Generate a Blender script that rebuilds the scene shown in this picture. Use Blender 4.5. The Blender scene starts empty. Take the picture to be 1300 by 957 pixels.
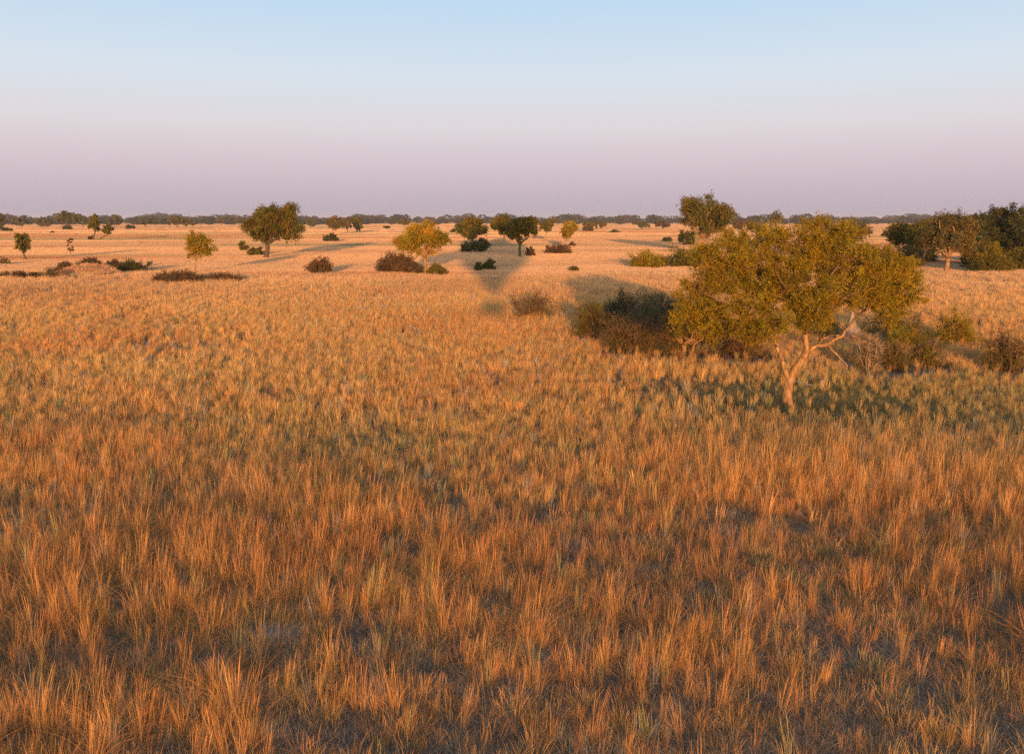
import bpy, math, numpy as np
from mathutils import Vector
R = math.radians
rng = np.random.default_rng(11)
sc = bpy.context.scene
C = sc.collection

# ------------------------------------------------------------------ camera
F = 1300 * 30 / 36.0
PITCH = math.atan(154 / F)
H = 9.0
PX0, PY0 = 650.0, 434.0
FWD = np.array([0, math.cos(PITCH), -math.sin(PITCH)])
UP = np.array([0, math.sin(PITCH), math.cos(PITCH)])
RT = np.array([1.0, 0, 0])
CAM = np.array([0, 0, H])
cd = bpy.data.cameras.new('camera')
cam = bpy.data.objects.new('camera', cd)
C.objects.link(cam)
cam.location = CAM
cam.rotation_euler = (math.pi / 2 - PITCH, 0, 0)
cd.sensor_width = 36
cd.lens = 30
cd.shift_y = -44.5 / 1300
cd.clip_start = 0.05
cd.clip_end = 60000
sc.camera = cam


def ray(px, py):
    return FWD + RT * ((px - PX0) / F) - UP * ((py - PY0) / F)


def at(px, py, z=0.0):
    """the ground point that the photograph shows at this place"""
    d = ray(px, py)
    t = (z - H) / d[2]
    return CAM + d * t


def on_plane(px, py, Y):
    """the point at world depth Y"""
    d = ray(px, py)
    return CAM + d * (Y / d[1])


def mpp(P):
    return float(np.dot(np.asarray(P) - CAM, FWD)) / F


# ------------------------------------------------------------------ light
SUN_EL = R(5.3)
EXP = 1.12
AZ = R(-1.2)                      # shadows run away from the camera, a touch to the left
antisun = np.array([math.sin(AZ) * math.cos(SUN_EL), math.cos(AZ) * math.cos(SUN_EL), -math.sin(SUN_EL)])
sd = bpy.data.lights.new('sun', 'SUN')
sun = bpy.data.objects.new('sun', sd)
C.objects.link(sun)
sun.rotation_euler = Vector(antisun).to_track_quat('-Z', 'Y').to_euler()
sun.location = (0, -50, 60)
sd.energy = 2.55
sd.angle = R(0.8)
sd.color = (1.0, 0.46, 0.155)

w = bpy.data.worlds.new('World')
sc.world = w
w.use_nodes = True
nt = w.node_tree
nt.nodes.clear()
N = nt.nodes.new
L = nt.links.new
out = N('ShaderNodeOutputWorld')
bg = N('ShaderNodeBackground')
sky = N('ShaderNodeTexSky')
sky.sky_type = 'NISHITA'
sky.sun_disc = False
sky.sun_elevation = SUN_EL
s_dir = -antisun
sky.sun_rotation = math.atan2(s_dir[0], s_dir[1])
sky.altitude = 1000
sky.air_density = 1.0
sky.dust_density = 3.0
tc = N('ShaderNodeTexCoord')
sep = N('ShaderNodeSeparateXYZ')
L(tc.outputs['Generated'], sep.inputs[0])
ramp = N('ShaderNodeValToRGB')
ramp.color_ramp.interpolation = 'EASE'
mr = N('ShaderNodeMapRange')
mr.inputs['From Min'].default_value = -0.02
mr.inputs['From Max'].default_value = 0.50
L(sep.outputs['Z'], mr.inputs['Value'])
L(mr.outputs[0], ramp.inputs[0])


def srgb(r, g, b):
    f = lambda c: ((c / 255 + 0.055) / 1.055) ** 2.4 if c > 10 else c / 255 / 12.92
    return (f(r), f(g), f(b))


stops = [(-0.02, (180, 168, 182)), (0.008, (183, 171, 184)), (0.055, (211, 193, 202)), (0.105, (223, 217, 221)),
         (0.155, (217, 227, 237)), (0.24, (190, 218, 242)), (0.50, (150, 192, 236))]
cr = ramp.color_ramp
while len(cr.elements) < len(stops):
    cr.elements.new(0.5)
for e, (z, c) in zip(cr.elements, stops):
    e.position = (z + 0.02) / 0.52
for e, (z, c) in zip(cr.elements, stops):
    e.color = (*srgb(*c), 1)
cr.interpolation = 'LINEAR'
# the belt of Venus and the blue above it stand opposite the sun
dot = N('ShaderNodeVectorMath')
dot.operation = 'DOT_PRODUCT'
L(tc.outputs['Generated'], dot.inputs[0])
dot.inputs[1].default_value = (math.sin(AZ), math.cos(AZ), 0)
mf = N('ShaderNodeMapRange')
mf.interpolation_type = 'SMOOTHSTEP'
mf.inputs['From Min'].default_value = -0.35
mf.inputs['From Max'].default_value = 0.55
L(dot.outputs['Value'], mf.inputs['Value'])
scl = N('ShaderNodeVectorMath')
scl.operation = 'SCALE'
SKY_STR = 0.15
scl.inputs['Scale'].default_value = 1 / SKY_STR / 2 ** EXP
L(ramp.outputs[0], scl.inputs[0])
mx = N('ShaderNodeMix')
mx.data_type = 'RGBA'
L(mf.outputs[0], mx.inputs['Factor'])
L(sky.outputs[0], mx.inputs['A'])
L(scl.outputs[0], mx.inputs['B'])
L(mx.outputs['Result'], bg.inputs['Color'])
bg.inputs['Strength'].default_value = SKY_STR
L(bg.outputs[0], out.inputs[0])

sc.view_settings.view_transform = 'Standard'
sc.view_settings.look = 'None'
sc.view_settings.exposure = EXP
sc.view_settings.gamma = 1
sc.cycles.max_bounces = 6
sc.cycles.diffuse_bounces = 3
sc.cycles.transmission_bounces = 3
sc.cycles.volume_bounces = 0
sc.cycles.transparent_max_bounces = 4
sc.cycles.use_adaptive_sampling = False
sc.cycles.use_denoising = False
sc.cycles.use_light_tree = False


# ------------------------------------------------------------------ noise
def vnoise(x, y, scale, seed=0):
    x = np.asarray(x, float) / scale + 1000.3
    y = np.asarray(y, float) / scale + 1000.7
    xi = np.floor(x).astype(np.int64)
    yi = np.floor(y).astype(np.int64)
    fx = x - xi
    fy = y - yi
    fx = fx * fx * (3 - 2 * fx)
    fy = fy * fy * (3 - 2 * fy)

    def h(a, b):
        n = (a * 374761393 + b * 668265263 + seed * 2246822519) & 0xffffffff
        n = ((n ^ (n >> 13)) * 1274126177) & 0xffffffff
        return ((n ^ (n >> 16)) & 0xffff) / 65535.0
    return (h(xi, yi) * (1 - fx) + h(xi + 1, yi) * fx) * (1 - fy) + (h(xi, yi + 1) * (1 - fx) + h(xi + 1, yi + 1) * fx) * fy


def fbm(x, y, scale, seed=0, o=3):
    s = 0
    a = 1
    t = 0
    for i in range(o):
        s = s + a * vnoise(x, y, scale / 2 ** i, seed + i * 17)
        t += a
        a *= 0.5
    return s / t


# ------------------------------------------------------------------ materials
def mat_new(name):
    m = bpy.data.materials.new(name)
    m.use_nodes = True
    m.node_tree.nodes.clear()
    return m, m.node_tree.nodes.new, m.node_tree.links.new


def leaf_mat(name, color, trans=0.25):
    m, N, L = mat_new(name)
    o = N('ShaderNodeOutputMaterial')
    a = N('ShaderNodeAttribute')
    a.attribute_name = 'col'
    mul = N('ShaderNodeMix')
    mul.data_type = 'RGBA'
    mul.blend_type = 'MULTIPLY'
    mul.inputs['Factor'].default_value = 1
    mul.inputs['A'].default_value = (*color, 1)
    L(a.outputs['Color'], mul.inputs['B'])
    d = N('ShaderNodeBsdfDiffuse')
    t = N('ShaderNodeBsdfTranslucent')
    ms = N('ShaderNodeMixShader')
    ms.inputs[0].default_value = trans
    L(mul.outputs['Result'], d.inputs['Color'])
    L(mul.outputs['Result'], t.inputs['Color'])
    L(d.outputs[0], ms.inputs[1])
    L(t.outputs[0], ms.inputs[2])
    L(ms.outputs[0], o.inputs[0])
    return m


def bark_mat(name, c1, c2, scale=6.0):
    m, N, L = mat_new(name)
    o = N('ShaderNodeOutputMaterial')
    tc = N('ShaderNodeTexCoord')
    mp = N('ShaderNodeMapping')
    mp.inputs['Scale'].default_value = (1, 1, 0.35)
    n = N('ShaderNodeTexNoise')
    n.inputs['Scale'].default_value = scale
    n.inputs['Detail'].default_value = 6
    n.inputs['Roughness'].default_value = 0.65
    r = N('ShaderNodeValToRGB')
    r.color_ramp.elements[0].position = 0.35
    r.color_ramp.elements[0].color = (*c1, 1)
    r.color_ramp.elements[1].position = 0.68
    r.color_ramp.elements[1].color = (*c2, 1)
    b = N('ShaderNodeBump')
    b.inputs['Strength'].default_value = 0.8
    b.inputs['Distance'].default_value = 0.05
    d = N('ShaderNodeBsdfDiffuse')
    L(tc.outputs['Object'], mp.inputs[0])
    L(mp.outputs[0], n.inputs['Vector'])
    L(n.outputs['Fac'], r.inputs[0])
    L(n.outputs['Fac'], b.inputs['Height'])
    L(r.outputs[0], d.inputs['Color'])
    L(b.outputs[0], d.inputs['Normal'])
    L(d.outputs[0], o.inputs[0])
    return m


M_LEAF = {
    'acacia': leaf_mat('acacia_leaves', (0.265, 0.192, 0.021), 0.3),
    'yellow': leaf_mat('yellow_leaves', (0.345, 0.232, 0.026), 0.3),
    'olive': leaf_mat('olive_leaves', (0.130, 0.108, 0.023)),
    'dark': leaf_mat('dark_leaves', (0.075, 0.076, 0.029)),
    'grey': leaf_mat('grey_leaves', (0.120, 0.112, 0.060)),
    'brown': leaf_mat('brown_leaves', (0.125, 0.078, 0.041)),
    'rust': leaf_mat('rusty_leaves', (0.150, 0.112, 0.042)),
}
M_BARK = bark_mat('bark', (0.20, 0.13, 0.09), (0.45, 0.33, 0.22))
M_BARKPALE = bark_mat('pale_bark', (0.12, 0.07, 0.04), (0.48, 0.29, 0.155), 7)
M_TWIG = bark_mat('twig', (0.10, 0.06, 0.04), (0.24, 0.15, 0.09), 9)
M_BARKDARK = bark_mat('dark_bark', (0.06, 0.045, 0.035), (0.16, 0.12, 0.09))
M_WOOD = bark_mat('weathered_wood', (0.22, 0.18, 0.15), (0.50, 0.43, 0.36), 12)
M_MOUND = bark_mat('termite_clay', (0.20, 0.15, 0.12), (0.34, 0.26, 0.21), 5)


# ------------------------------------------------------------------ mesh helpers
def mesh_from(name, verts, faces4, cols=None, mat=None, smooth=False, tris=None):
    me = bpy.data.meshes.new(name)
    nv = len(verts)
    me.vertices.add(nv)
    me.vertices.foreach_set('co', np.asarray(verts, np.float32).ravel())
    faces4 = np.asarray(faces4, np.int32).reshape(-1, 4)
    nq = len(faces4)
    nt_ = 0 if tris is None else len(tris)
    li = faces4.ravel()
    starts = np.arange(nq) * 4
    if nt_:
        li = np.concatenate([li, np.asarray(tris, np.int32).ravel()])
        starts = np.concatenate([starts, nq * 4 + np.arange(nt_) * 3])
    me.loops.add(len(li))
    me.loops.foreach_set('vertex_index', li)
    me.polygons.add(nq + nt_)
    me.polygons.foreach_set('loop_start', starts.astype(np.int32))
    me.update(calc_edges=True)
    if smooth:
        me.shade_smooth()
    if cols is not None:
        a = me.attributes.new('col', 'FLOAT_COLOR', 'POINT')
        c = np.ones((nv, 4), np.float32)
        c[:, :3] = cols
        a.data.foreach_set('color', c.ravel())
    if mat:
        me.materials.append(mat)
    return me


def unit(v):
    return v / np.maximum(np.linalg.norm(v, axis=-1, keepdims=True), 1e-9)


class Tubes:
    """collects tapered tubes; every path has its own frame"""

    def __init__(s):
        s.v = []
        s.f = []
        s.t = []
        s.n = 0

    def add(s, pts, rad, sides=6, wob=0.0):
        pts = np.asarray(pts, float)
        rad = np.asarray(rad, float)
        k = len(pts)
        tan = unit(np.gradient(pts, axis=0))
        a = np.array([0.31, 0.87, 0.12])
        u = unit(np.cross(tan, a))
        vv = np.cross(tan, u)
        ang = np.arange(sides) / sides * 2 * math.pi
        rr = rad[:, None] * (1 + wob * rng.normal(size=(k, sides)))
        ring = pts[:, None] + rr[..., None] * (np.cos(ang)[None, :, None] * u[:, None] + np.sin(ang)[None, :, None] * vv[:, None])
        s.v.append(ring.reshape(-1, 3))
        i = np.arange(k - 1)[:, None] * sides
        j = np.arange(sides)[None]
        j2 = (j + 1) % sides
        q = np.stack([i + j, i + j2, i + sides + j2, i + sides + j], -1).reshape(-1, 4) + s.n
        s.f.append(q)
        b = s.n
        e = s.n + (k - 1) * sides
        for m in range(1, sides - 1):
            s.t.append((b, b + m + 1, b + m))
            s.t.append((e, e + m, e + m + 1))
        s.n += k * sides

    def mesh(s, name, mat, origin):
        v = np.concatenate(s.v) - origin
        return mesh_from(name, v, np.concatenate(s.f), None, mat, True, s.t)


def bez(a, b, c, n):
    t = np.linspace(0, 1, n)[:, None]
    return (1 - t) ** 2 * a + 2 * t * (1 - t) * b + t * t * c


def smooth_path(p, per=4):
    p = np.asarray(p, float)
    o = []
    for i in range(len(p) - 1):
        p0 = p[max(i - 1, 0)]
        p1 = p[i]
        p2 = p[i + 1]
        p3 = p[min(i + 2, len(p) - 1)]
        for t in np.linspace(0, 1, per, endpoint=False):
            o.append(0.5 * (2 * p1 + (p2 - p0) * t + (2 * p0 - 5 * p1 + 4 * p2 - p3) * t * t + (3 * p1 - p0 - 3 * p2 + p3) * t ** 3))
    o.append(p[-1])
    return np.array(o)


def leaves_mesh(name, clumps, rc, centre, mat, origin, twigs=14, per=20, size=0.09, aspect=0.5, up=0.35, out_=0.8, spread=0.10, tube=None, twr=0.008,
                hue=0.18, flat=1.0):
    """leafy twigs radiating from each clump; each leaf is one small quad"""
    clumps = np.asarray(clumps)
    n = len(clumps)
    rc = np.broadcast_to(rc, (n,))
    T = n * twigs
    base = np.repeat(clumps, twigs, 0)
    r = np.repeat(rc, twigs)
    o = unit(base - centre)
    d = unit(rng.normal(size=(T, 3)) + out_ * o + np.array([0, 0, up]))
    d[:, 2] *= flat
    ln = r * rng.uniform(0.45, 1.25, T)
    start = base + rng.normal(size=(T, 3)) * r[:, None] * 0.22
    if tube is not None:
        for i in range(0, T):
            if rng.random() < 0.5:
                e = start[i] + d[i] * ln[i]
                tube.add([start[i] - d[i] * r[i] * 0.3, (start[i] + e) / 2 + rng.normal(size=3) * 0.02, e], [twr, twr * 0.7, twr * 0.3], 3)
    K = T * per
    t = np.tile(np.linspace(0.15, 1.0, per), T) + rng.uniform(-.05, .05, K)
    S = np.repeat(start, per, 0)
    D = np.repeat(d, per, 0)
    LN = np.repeat(ln, per)
    RR = np.repeat(r, per)
    pos = S + D * (LN * t)[:, None] + rng.normal(size=(K, 3)) * (spread * RR)[:, None]
    pos[:, 2] -= 0.10 * RR * t * t
    a = unit(D * 0.8 + rng.normal(size=(K, 3)) * 0.8)
    b = unit(np.cross(a, rng.normal(size=(K, 3))))
    sz = size * rng.uniform(0.55, 1.35, K)
    A = a * sz[:, None]
    B = b * (sz * aspect)[:, None]
    V = np.stack([pos - A * .5, pos + B * .5, pos + A * .5, pos - B * .5], 1).reshape(-1, 3)
    Fc = np.arange(K * 4).reshape(-1, 4)
    ct = np.repeat(rng.normal(size=(n, 1)), twigs * per, 0)
    lt = rng.normal(size=(K, 1))
    val = 1 + 0.16 * ct + 0.20 * lt
    hs = rng.normal(size=(K, 1)) * 0.6 + np.repeat(rng.normal(size=(n, 1)), twigs * per, 0) * 0.7
    col = np.concatenate([val * (1 + hue * hs), val, val * (1 - 0.5 * hue * hs)], 1)
    col = np.clip(np.repeat(col, 4, 0), 0.25, 2.2)
    V[:, 2] = np.maximum(V[:, 2], 0.03)
    return mesh_from(name, V - origin, Fc, col, mat)


def sample_crown(n, ell, jitter=0.0, shell=0.35, floor=None, lump=0.25, minsep=None):
    """clump centres spread through a union of ellipsoids, more of them near the outside"""
    ell = np.asarray(ell)
    vol = np.prod(ell[:, 3:], 1) ** (2 / 3)
    pts = []
    tries = 0
    sep = minsep if minsep is not None else 0.9 * (np.sum(vol) / n) ** 0.5
    while len(pts) < n and tries < n * 60:
        tries += 1
        e = ell[rng.choice(len(ell), p=vol / vol.sum())]
        d = unit(rng.normal(size=3))
        r = rng.uniform(shell, 1.0) ** 0.6 * (1 - lump * rng.random())
        p = e[:3] + d * r * e[3:]
        if floor is not None and p[2] < floor:
            continue
        if pts and np.min(np.sum((np.array(pts) - p) ** 2, 1)) < sep * sep:
            sep *= 0.995
            continue
        pts.append(p)
    return np.array(pts)


def limb_net(tb, limbs, clumps, r_end=0.02, r_mul=1.0, sides=5):
    """a branch from the nearest limb point to each clump"""
    P = np.concatenate([l[0] for l in limbs])
    RD = np.concatenate([l[1] for l in limbs])
    for c in clumps:
        d = np.linalg.norm(P - c, axis=1) + 1.2 * np.maximum(0, P[:, 2] - c[2] + 0.2)
        i = int(np.argmin(d))
        a = P[i]
        ln = np.linalg.norm(c - a)
        if ln < 0.05:
            continue
        m = (a + c) / 2 + np.array([0, 0, -0.08 * ln]) + rng.normal(size=3) * 0.10 * ln
        path = bez(a, m, c, 6)
        path[1:-1] += rng.normal(size=(4, 3)) * 0.025 * ln
        r0 = min(RD[i] * 0.55, 0.02 * ln * r_mul + r_end)
        tb.add(path, np.linspace(max(r0, r_end), r_end * 0.6, 6), sides)


def tag(o, label=None, cat=None, group=None, kind=None):
    if label:
        o['label'] = label
    if cat:
        o['category'] = cat
    if group:
        o['group'] = group
    if kind:
        o['kind'] = kind


def link(name, me, parent=None, loc=None):
    o = bpy.data.objects.new(name, me)
    C.objects.link(o)
    if parent is not None:
        o.parent = parent
    if loc is not None:
        o.location = loc
    return o


def thing(name, loc, label, cat, group=None):
    o = bpy.data.objects.new(name, None)
    C.objects.link(o)
    o.location = loc
    o.empty_display_size = 0.5
    tag(o, label, cat, group)
    return o


# ------------------------------------------------------------------ trees
def make_tree(name, label, base, top, x0, x1, bot, leaf='olive', bark=None, cat='tree', group=None, nl=5, n=None, leafpx=1.6, dens=1.0,
              lobes=0, bare=0.0, trunk_w=None, lean=0, multi=1, shape='round', flat=1.0):
    """pixel measures of the photograph fix the real place, height and width of the tree"""
    P = at(*base)
    k = mpp(P)
    org = np.array([P[0], P[1], 0.0])
    zt = on_plane(base[0], top, P[1])[2]
    zb = max(on_plane(base[0], bot, P[1])[2], 0.25)
    cx = P[0] + ((x0 + x1) / 2 - base[0]) * k
    a = (x1 - x0) / 2 * k
    hz = (zt - zb) / 2
    cz = (zt + zb) / 2
    b = a * 0.85
    rcl = 0.27 * min(a, hz * 1.2)
    A = max(a - rcl * .4, a * 0.6)
    HZ = max(hz - rcl * .25, hz * 0.6)
    ell = [[cx, P[1], cz, A, b, HZ]]
    if shape == 'round':
        ell[0][2] = cz - 0.1 * hz
        ell.append([cx, P[1], cz + 0.25 * hz, A * 0.72, b * .72, HZ * .78])
    if shape == 'flat':
        ell = [[cx, P[1], cz + 0.2 * hz, A, b, HZ * .75], [cx, P[1], cz - .3 * hz, A * .6, b * .6, HZ * .6]]
    for q in range(lobes + 2):
        s = rng.choice([-1, 1])
        ell.append([cx + s * A * rng.uniform(.35, .75), P[1] + rng.normal() * b * .3, cz + rng.uniform(-.6, .6) * hz, A * .42, b * .42, HZ * .42])
    n = int((n or 46) * 1.25)
    cl = sample_crown(n, ell, floor=zb * 0.8, lump=.38)
    cen = np.array([cx, P[1], cz - 0.3 * hz])
    tb = Tubes()
    tw = (trunk_w * k / 2) if trunk_w else 0.028 * zt
    limbs = []
    for s in range(multi):
        off = np.array([rng.normal() * tw * 1.2, rng.normal() * tw, 0]) if multi > 1 else np.zeros(3)
        b0 = np.array([P[0], P[1], -0.1]) + off
        fz = zb * 0.75 + 0.12 * hz
        fk = np.array([P[0] + (cx - P[0]) * 0.35 + lean * k + off[0] * 2, P[1] + off[1] * 2, fz])
        path = bez(b0, (b0 + fk) / 2 + np.array([rng.normal() * .04 * fz - lean * k * .3, 0, 0]), fk, 7)
        rr = np.linspace(tw * 1.15, tw * 0.8, 7)
        rr[0] *= 1.3
        tb.add(path, rr, 9, 0.05)
        for q in range(nl):
            an = q / nl * 2 * math.pi + rng.uniform(-.4, .4) + s
            u = rng.uniform(0.35, 0.7)
            e = np.array([cx + math.cos(an) * a * u, P[1] + math.sin(an) * b * u, cz + rng.uniform(-.1, .6) * hz])
            m = (fk + e) / 2 + np.array([math.cos(an) * a * .12, math.sin(an) * b * .12, -0.10 * hz])
            p = bez(fk, m, e, 8)
            p[1:-1] += rng.normal(size=(6, 3)) * 0.03 * a
            r = np.linspace(tw * .62, tw * .16, 8)
            tb.add(p, r, 6)
            limbs.append((p, r))
    limb_net(tb, limbs, cl, r_end=tw * 0.07, sides=4)
    t = thing(name, org, label, cat, group)
    lsz = max(leafpx * k * 1.25, 0.05)
    per = int(14 * dens)
    keep = cl if bare <= 0 else cl[rng.random(len(cl)) > bare]
    cr = leaves_mesh('crown', keep, rcl * 1.05, cen, M_LEAF[leaf], org, twigs=13, per=per, size=lsz, aspect=0.62, spread=0.16, flat=flat)
    link('trunk', tb.mesh('trunk', bark or M_BARK, org), t)
    link('crown', cr, t)
    return t


FOOT = []


def make_bush(name, label, x0, x1, top, bot, leaf='brown', bark=None, cat='bush', group=None, n=30, dens=1.0, leafpx=1.5, stems=9, twiggy=0.0, ragged=.3, depth=.8):
    """a shrub that branches from the ground"""
    P = at((x0 + x1) / 2, bot)
    k = mpp(P)
    P = P + np.array([0, 0, 0])
    a = (x1 - x0) / 2 * k
    P[1] += a * 0.5 * depth
    k = mpp(P)
    a = (x1 - x0) / 2 * k * 1.12
    top = top - 1
    P[0] = ((x0 + x1) / 2 - PX0) * k
    org = np.array([P[0], P[1], 0.0])
    FOOT.append((P[0], P[1], a, a * depth))
    zt = on_plane(PX0, top, P[1])[2]
    b = a * depth
    rcl = 0.30 * min(a, zt)
    ell = [[P[0], P[1], zt * 0.12, a - rcl * .2, b, zt * 0.88 - rcl * .3]]
    n = int(n * 1.3)
    for q in range(int(2 + a / max(zt, .1) * 2)):
        s = rng.uniform(-.75, .75)
        ell.append([P[0] + s * a, P[1] + rng.normal() * b * .2, zt * rng.uniform(.2, .58) * (1 - .5 * abs(s)), a * .26, b * .4, zt * .34])
    cl = sample_crown(n, ell, floor=zt * 0.10, shell=.25, lump=ragged)
    tb = Tubes()
    limbs = []
    for q in range(stems):
        an = rng.uniform(0, 2 * math.pi)
        u = rng.uniform(.2, .8)
        b0 = np.array([P[0] + math.cos(an) * a * .25 * u, P[1] + math.sin(an) * b * .25, -0.05])
        e = np.array([P[0] + math.cos(an) * a * u, P[1] + math.sin(an) * b * u, zt * rng.uniform(.45, .85)])
        m = (b0 + e) / 2 + np.array([0, 0, 0.10 * zt])
        p = bez(b0, m, e, 6)
        p[1:-1] += rng.normal(size=(4, 3)) * 0.04 * zt
        r = np.linspace(.022 * zt + .012, .008 * zt, 6)
        tb.add(p, r, 5)
        limbs.append((p, r))
    limb_net(tb, limbs, cl, r_end=0.004 * zt + .003, sides=3)
    if twiggy > 0:
        for q in range(int(twiggy * 100)):
            l = limbs[rng.integers(len(limbs))]
            s = l[0][rng.integers(1, 6)]
            d = unit(rng.normal(size=3) + np.array([(s[0] - P[0]) / a, (s[1] - P[1]) / b, .5]))
            ln = rng.uniform(.2, .55) * min(a, zt)
            e = s + d * ln
            if e[2] < 0.05:
                continue
            tb.add([s, (s + e) / 2 + rng.normal(size=3) * ln * .12, e], [.007 * zt + .003, .005 * zt + .002, .002 * zt + .001], 3)
    t = thing(name, org, label, cat, group)
    lsz = max(leafpx * k * 1.25, 0.04)
    per = int(12 * dens)
    if per:
        link('foliage', leaves_mesh('foliage', cl, rcl * 1.05, np.array([P[0], P[1], 0]), M_LEAF[leaf], org, twigs=11, per=per, size=lsz, aspect=.6, spread=.17), t)
    link('stems', tb.mesh('stems', bark or M_BARKDARK, org), t)
    return t


# --- the big acacia on the right
def px3(px, py, dy=0.0, Y=None):
    return on_plane(px, py, Y + dy)


def big_acacia():
    P = at(999, 516)
    Y = P[1]
    k = mpp(P)
    org = np.array([P[0], P[1], 0.0])
    q = lambda x, y, d=0.0: px3(x, y, d, Y)
    tb = Tubes()
    limbs = []

    tb2 = Tubes()

    def limb(pts, r0, r1, sides=9, keep=True, wob=.04, cut=None):
        p = smooth_path([q(*a) for a in pts], 4)
        p[2:-1] += rng.normal(size=p[2:-1].shape) * 0.018
        r = np.linspace(r0, r1, len(p))
        c_ = len(p) - 1 if cut is None else cut
        if c_ > 0:
            tb.add(p[:c_ + 1], r[:c_ + 1], sides, wob)
        if c_ < len(p) - 1:
            tb2.add(p[c_:], r[c_:], sides, wob)
        if keep:
            limbs.append((p, r))
    base = [q(1000, 520), q(999, 512), q(1000, 500), q(1001, 490), q(1004, 480)]
    p = smooth_path(base, 4)
    r = np.linspace(.27, .21, len(p))
    r[:3] *= [1.3, 1.15, 1.05]
    tb.add(p, r, 14, .06)
    tb.add(smooth_path([q(1003, 486), q(1008, 471, -.05), q(1018, 456, -.1), q(1024, 444, 0), q(1022, 428, .1), q(1023, 412, .2)], 4), np.linspace(.19, .12, 21), 12, .05)
    limb([(1023, 415, .2), (1018, 385, .4), (1008, 350, .6), (1012, 315, .5), (1020, 296, .3)], .11, .02, cut=4)
    limb([(1022, 425, .1), (1035, 395, -.8), (1052, 355, -1.4), (1070, 330, -.6)], .09, .02, cut=0)
    limb([(1023, 418, .1), (1005, 390, 1.4), (975, 350, 2.6), (955, 330, 3.0)], .08, .02, cut=0)
    limb([(1022, 420, .1), (1050, 385, 1.6), (1085, 345, 2.8), (1095, 335, 3.0)], .08, .02, cut=0)
    limb([(1018, 400, .2), (1000, 370, -1.4), (985, 345, -2.6), (985, 345, -2)], .06, .015, cut=0)
    # left limb
    limb([(1003, 484), (996, 468), (992, 452, .1), (985, 438, .15), (983, 422, .2), (975, 395, .4), (955, 365, .5), (940, 350, .4)], .13, .02, cut=17)
    limb([(986, 440, .1), (960, 415, -.8), (930, 390, -1.2), (900, 375, -1.2), (885, 370, -.6)], .05, .015, cut=0)
    limb([(984, 428, .2), (955, 411, .5), (925, 413, .8), (898, 405, 1.2), (880, 392, 1.4)], .055, .02, cut=12)
    # dead horizontal branch to the left
    limb([(984, 430, -.1), (968, 431, -.3), (955, 431, -.5), (942, 433, -.6), (934, 428, -.7), (930, 420, -.7)], .045, .018, 6, False)
    limb([(941, 433, -.6), (932, 431, -.7), (925, 424, -.8)], .02, .008, 5, False)
    # right limb, with the broken bough that hangs to the ground
    limb([(1024, 447, 0), (1036, 440, -.1), (1052, 436, -.2), (1066, 428, -.3), (1075, 418, -.2), (1090, 400, 0), (1115, 380, .2), (1135, 372, .3)], .115, .02, cut=18)
    limb([(1036, 438, -.1), (1046, 430, .3), (1062, 426, .7), (1080, 428, 1.0), (1100, 415, 1.4), (1125, 395, 1.6)], .06, .02, cut=10)
    limb([(1050, 436, -.2), (1058, 446, -.3), (1067, 455, -.3), (1076, 466, -.2)], .055, .03, 7, False)
    limb([(1067, 455, -.3), (1062, 462, -.4), (1058, 470, -.4)], .02, .006, 4, False)
    limb([(1080, 425, .4), (1095, 432, .2), (1110, 438, 0)], .03, .01, 5, False)
    limb([(1040, 437, -.1), (1042, 425, -.6), (1050, 405, -1.6), (1070, 380, -2.6), (1080, 375, -2.2)], .055, .015, cut=2)
    # crown masses
    E = []

    def e(x, y, rx, ry, d=0, rd=None):
        c = q(x, y, d)
        E.append([*c, rx * k, (rd or rx) * k, ry * k])
    e(1015, 312, 40, 24, .3)
    e(1050, 335, 50, 30, .5)
    e(975, 345, 50, 28, .5)
    e(925, 350, 36, 24, 0)
    e(900, 372, 34, 26, 0)
    e(915, 332, 44, 28, .4)
    e(955, 308, 44, 22, .6)
    e(1098, 334, 46, 24, .3)
    e(1138, 348, 32, 20, .2)
    e(1055, 300, 46, 20, .5)
    e(888, 398, 32, 28, 0)
    e(868, 372, 20, 16, 0)
    e(905, 420, 26, 14, -.5)
    e(870, 405, 20, 16, 0)
    e(930, 400, 34, 26, -1)
    e(985, 395, 46, 30, -1.5)
    e(1040, 395, 50, 26, -1.5)
    e(1090, 355, 44, 30, 0)
    e(1110, 388, 36, 24, 0)
    e(1140, 374, 26, 22, 0)
    e(1125, 400, 28, 18, 0)
    e(955, 420, 34, 16, -1.6)
    e(1010, 365, 80, 34, 0)
    e(1080, 395, 34, 18, -1)
    cl = sample_crown(680, E, floor=q(1000, 436)[2], shell=.2, lump=.1)
    # the boughs above the termite mound are bare
    vx = (cl - CAM) @ RT / ((cl - CAM) @ FWD) * F + PX0
    vy = PY0 - (cl - CAM) @ UP / ((cl - CAM) @ FWD) * F
    cl = cl[~((vx > 1056) & (vx < 1108) & (vy > 388))]
    limb_net(tb2, limbs, cl, r_end=.012, r_mul=1.0, sides=5)
    t = thing('acacia_tree', org, 'large spreading acacia with orange lit forked trunk and yellow green crown, nearest tree', 'tree')
    cen = q(1010, 400, 0)
    cr = leaves_mesh('crown', cl, rng.uniform(.36, .66, len(cl)), cen, M_LEAF['acacia'], org, twigs=16, per=24, size=.082, aspect=.45, up=.5, out_=1.1, spread=.085,
                     tube=tb2, twr=.008, hue=.12)
    link('branches', tb2.mesh('branches', M_TWIG, org), t)
    link('trunk', tb.mesh('trunk', M_BARKPALE, org), t)
    link('crown', cr, t)


big_acacia()

T = make_tree
B = make_bush
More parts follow.
